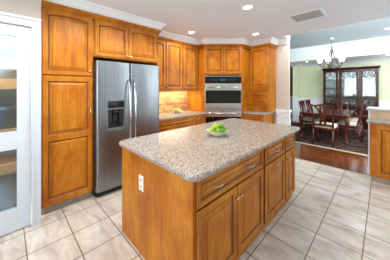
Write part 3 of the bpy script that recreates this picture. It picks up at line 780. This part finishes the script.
spots = [(-1.08, 5.86, 0, 'mahogany chair with its pierced back to the kitchen, at the near table end'),
         (-1.56, 6.72, -PI/2, 'nearer of the two dining chairs along the left table side'),
         (-1.56, 7.40, -PI/2, 'farther of the two dining chairs along the left table side'),
         (-.70, 6.70, PI/2, 'nearer of the two dining chairs along the right table side'),
         (-.70, 7.40, PI/2, 'farther of the two dining chairs along the right table side'),
         (-1.09, 8.05, PI, 'dining chair at the far table end in front of the china cabinet')]
for i, (x, y, rz, lb) in enumerate(spots):
    o = proto if i == 0 else cp(proto)
    o.location = (x, y, .0115); o.rotation_euler = (0, 0, rz); o['label'] = lb; o['group'] = 'chairs around the dining table'; o['category'] = 'chair'

# china cabinet
cx0, cx1, cy = -1.66, -.09, 8.62
ch = thing('china_cabinet', 'tall mahogany china cabinet with three glazed doors', 'china cabinet', ((cx0+cx1)/2, cy+.2, 0))
FCb = frame((cx0, cy-.06), (1, 0)); CW = cx1-cx0
b = MB(FCb); b.box(0, CW, .08, .76, -.42, 0); b.box(-.015, CW+.015, .76, .79, -.43, .015, .006); b.box(-.01, CW+.01, 0.001, .09, -.42, .012, .005)
b.build('base', MZ, ch)
for (a0, a1) in ((.03, .48), (.50, 1.07), (1.09, CW-.03)):
    d = door_mesh(FCb, a0, a1, .58, .74, 'drawer', ch, st=.02, mats=[MX, MZ]); pull(FCb, (a0+a1)/2, .66, .02, d, m=NICKEL)
    d = door_mesh(FCb, a0, a1, .11, .56, 'door', ch, mats=[MZ, MX]); knob(FCb, a1-.03, .36, .02, d)
FC = frame((cx0+.02, cy), (1, 0)); U = CW-.04; D_ = .36
b = MB(FC); b.box(0, .03, .79, 2.08, -D_, 0); b.box(U-.03, U, .79, 2.08, -D_, 0); b.box(.03, U-.03, 2.05, 2.08, -D_, 0); b.box(.03, U-.03, .79, .81, -D_, 0)
for q in (.485, 1.05): b.box(q-.012, q+.012, .81, 2.05, -D_, 0)
b.build('case', MZ, ch)
MB(FC).box(.03, U-.03, .81, 2.05, -D_, -D_+.012).build('back_panel', mat('pale_back_reflection', 'dbe8ea', .5), ch)  # pale colour stands in for bright reflections in the door glass
for z in (1.14, 1.44, 1.74):
    MB(FC).box(.03, .473, z, z+.008, -D_+.013, -.03).build('shelf', GLASS, ch)
    MB(FC).box(.497, 1.038, z, z+.008, -D_+.013, -.03).build('shelf', GLASS, ch)
    MB(FC).box(1.062, U-.03, z, z+.008, -D_+.013, -.03).build('shelf', GLASS, ch)
b = MB(); b.sweep([(cx0+.02, cy+.36), (cx0+.02, cy-.002), (cx1-.02, cy-.002), (cx1-.02, cy+.36)][::1], [(-.03, 2.08), (.005, 2.08), (.012, 2.10), (.035, 2.13), (.045, 2.15), (.045, 2.175), (-.03, 2.175)])
b.box(cx0+.03, cx1-.03, cy+.01, cy+.36, 2.081, 2.17)
b.build('cornice', MX, ch)
def gdoor(a0, a1):
    b = MB(FC); s_ = .06; z0, z1 = .80, 2.07
    b.box(a0, a0+s_, z0, z1, .001, .022, .003); b.box(a1-s_, a1, z0, z1, .001, .022, .003); b.box(a0+s_, a1-s_, z0, z0+s_, .001, .022, .003); b.box(a0+s_, a1-s_, z1-s_, z1, .001, .022, .003)
    d = b.build('glazed_door', MZ, ch)
    MB(FC).box(a0+s_, a1-s_, z0+s_, z1-s_, .006, .010).build('pane', GLASS, d)
    u0, u1 = a0+s_, a1-s_; m_ = (u0+u1)/2; hw_ = (u1-u0)/2
    def arc(cx, cy_, rx, ry, t0, t1, n=10): b.bar([(cx+rx*math.cos(math.radians(t0+(t1-t0)*i/n)), cy_+ry*math.sin(math.radians(t0+(t1-t0)*i/n)), .014) for i in range(n+1)], .015, .010)
    top, bot = z1-s_, z0+s_
    for base, sg in ((top, -1), (bot, 1)):
        b = MB(FC)
        arc(m_-hw_*.5, base, hw_*.5, sg*.20, 0, 180); arc(m_+hw_*.5, base, hw_*.5, sg*.20, 0, 180); arc(m_, base, hw_*.98, sg*.26, 0, 180)
        arc(m_, base+sg*.11, hw_*.3, .06, 0, 360, 16)
        arc(u0, base+sg*.1, hw_*.5, .1, -90, 90); arc(u1, base+sg*.1, hw_*.5, .1, 90, 270)
        b.build('tracery', MZ, d)
    knob(FC, a1-.03, 1.30, .022, d)
gdoor(.012, .46); gdoor(.505, 1.03); gdoor(1.075, U-.012)
for (x, z, lb) in ((cx0+.26, 1.148, 'white plate standing in the left bay of the china cabinet'), (cx0+.78, 1.148, 'white plate standing in the centre bay of the china cabinet'), (cx0+1.30, 1.148, 'white plate standing in the right bay of the china cabinet')):
    tag(MB(frame((x, cy+.30), (1, 0))).lathe([(.02, .0), (.07, .002), (.12, .02), (.122, .023), (.07, .008), (.001, .006)], (0, z+.124, 0), 28, True, False).build('display_plate', BOWLW), lb, 'plate', 'plates in the china cabinet')

for q in (.26, .77, 1.30):
    area('cabinet_fill', (cx0+q, cy+.14, 2.04), (0, 0, 0), .3, .12, 2.2, (.88, .95, 1))  # added fill light in each bay to brighten the glazed doors
# chandelier
hx, hy = -1.10, 6.92
c = thing('chandelier', 'five-arm bronze chandelier with white glass shades', 'chandelier', (hx, hy, 2.02))
MB().lathe([(.06, ZR-.002), (.055, ZR-.02), (.015, ZR-.03)], (hx, hy, 0), 20).build('canopy', WHT, c)
b = MB(); z = 2.70; k = 0
while z < ZR-.03:
    a = k*PI/2; P = [(hx+.009*math.cos(a)*math.cos(q*PI/4), hy+.009*math.sin(a)*math.cos(q*PI/4), z+.017*math.sin(q*PI/4)+.012) for q in range(9)]
    b.tube(P, .0025, 6, False); z += .026; k += 1
b.build('chain', BRONZE, c)
MB().lathe([(.004, 2.02), (.02, 2.035), (.03, 2.06), (.012, 2.09), (.022, 2.13), (.04, 2.17), (.025, 2.21), (.012, 2.25), (.012, 2.45), (.024, 2.50), (.03, 2.56), (.012, 2.61), (.02, 2.65), (.006, 2.70)], (hx, hy, 0), 16).build('stem', BRONZE, c)
for i in range(5):
    a = 2*PI*i/5+math.radians(45); ca, sa = math.cos(a), math.sin(a)
    P = [(hx+ca*r_, hy+sa*r_, z_) for r_, z_ in ((.02, 2.13), (.08, 2.07), (.18, 2.045), (.25, 2.075), (.295, 2.13), (.30, 2.17))]
    ar = MB(); ar.tube(P, .013, 8)
    ar.tube([(hx+ca*r_, hy+sa*r_, z_) for r_, z_ in ((.02, 2.58), (.05, 2.50), (.07, 2.38), (.13, 2.24), (.19, 2.14), (.21, 2.07))], .009, 8)
    ar.lathe([(.012, 2.165), (.045, 2.175), (.05, 2.19), (.02, 2.20)], (hx+ca*.30, hy+sa*.30, 0), 16)
    ao = ar.build('arm', BRONZE, c)
    MB().lathe([(.03, 2.195), (.05, 2.205), (.062, 2.25), (.084, 2.315), (.081, 2.315), (.057, 2.25), (.042, 2.215)], (hx+ca*.30, hy+sa*.30, 0), 20, True, False).build('lamp_shade', SHADE, ao)
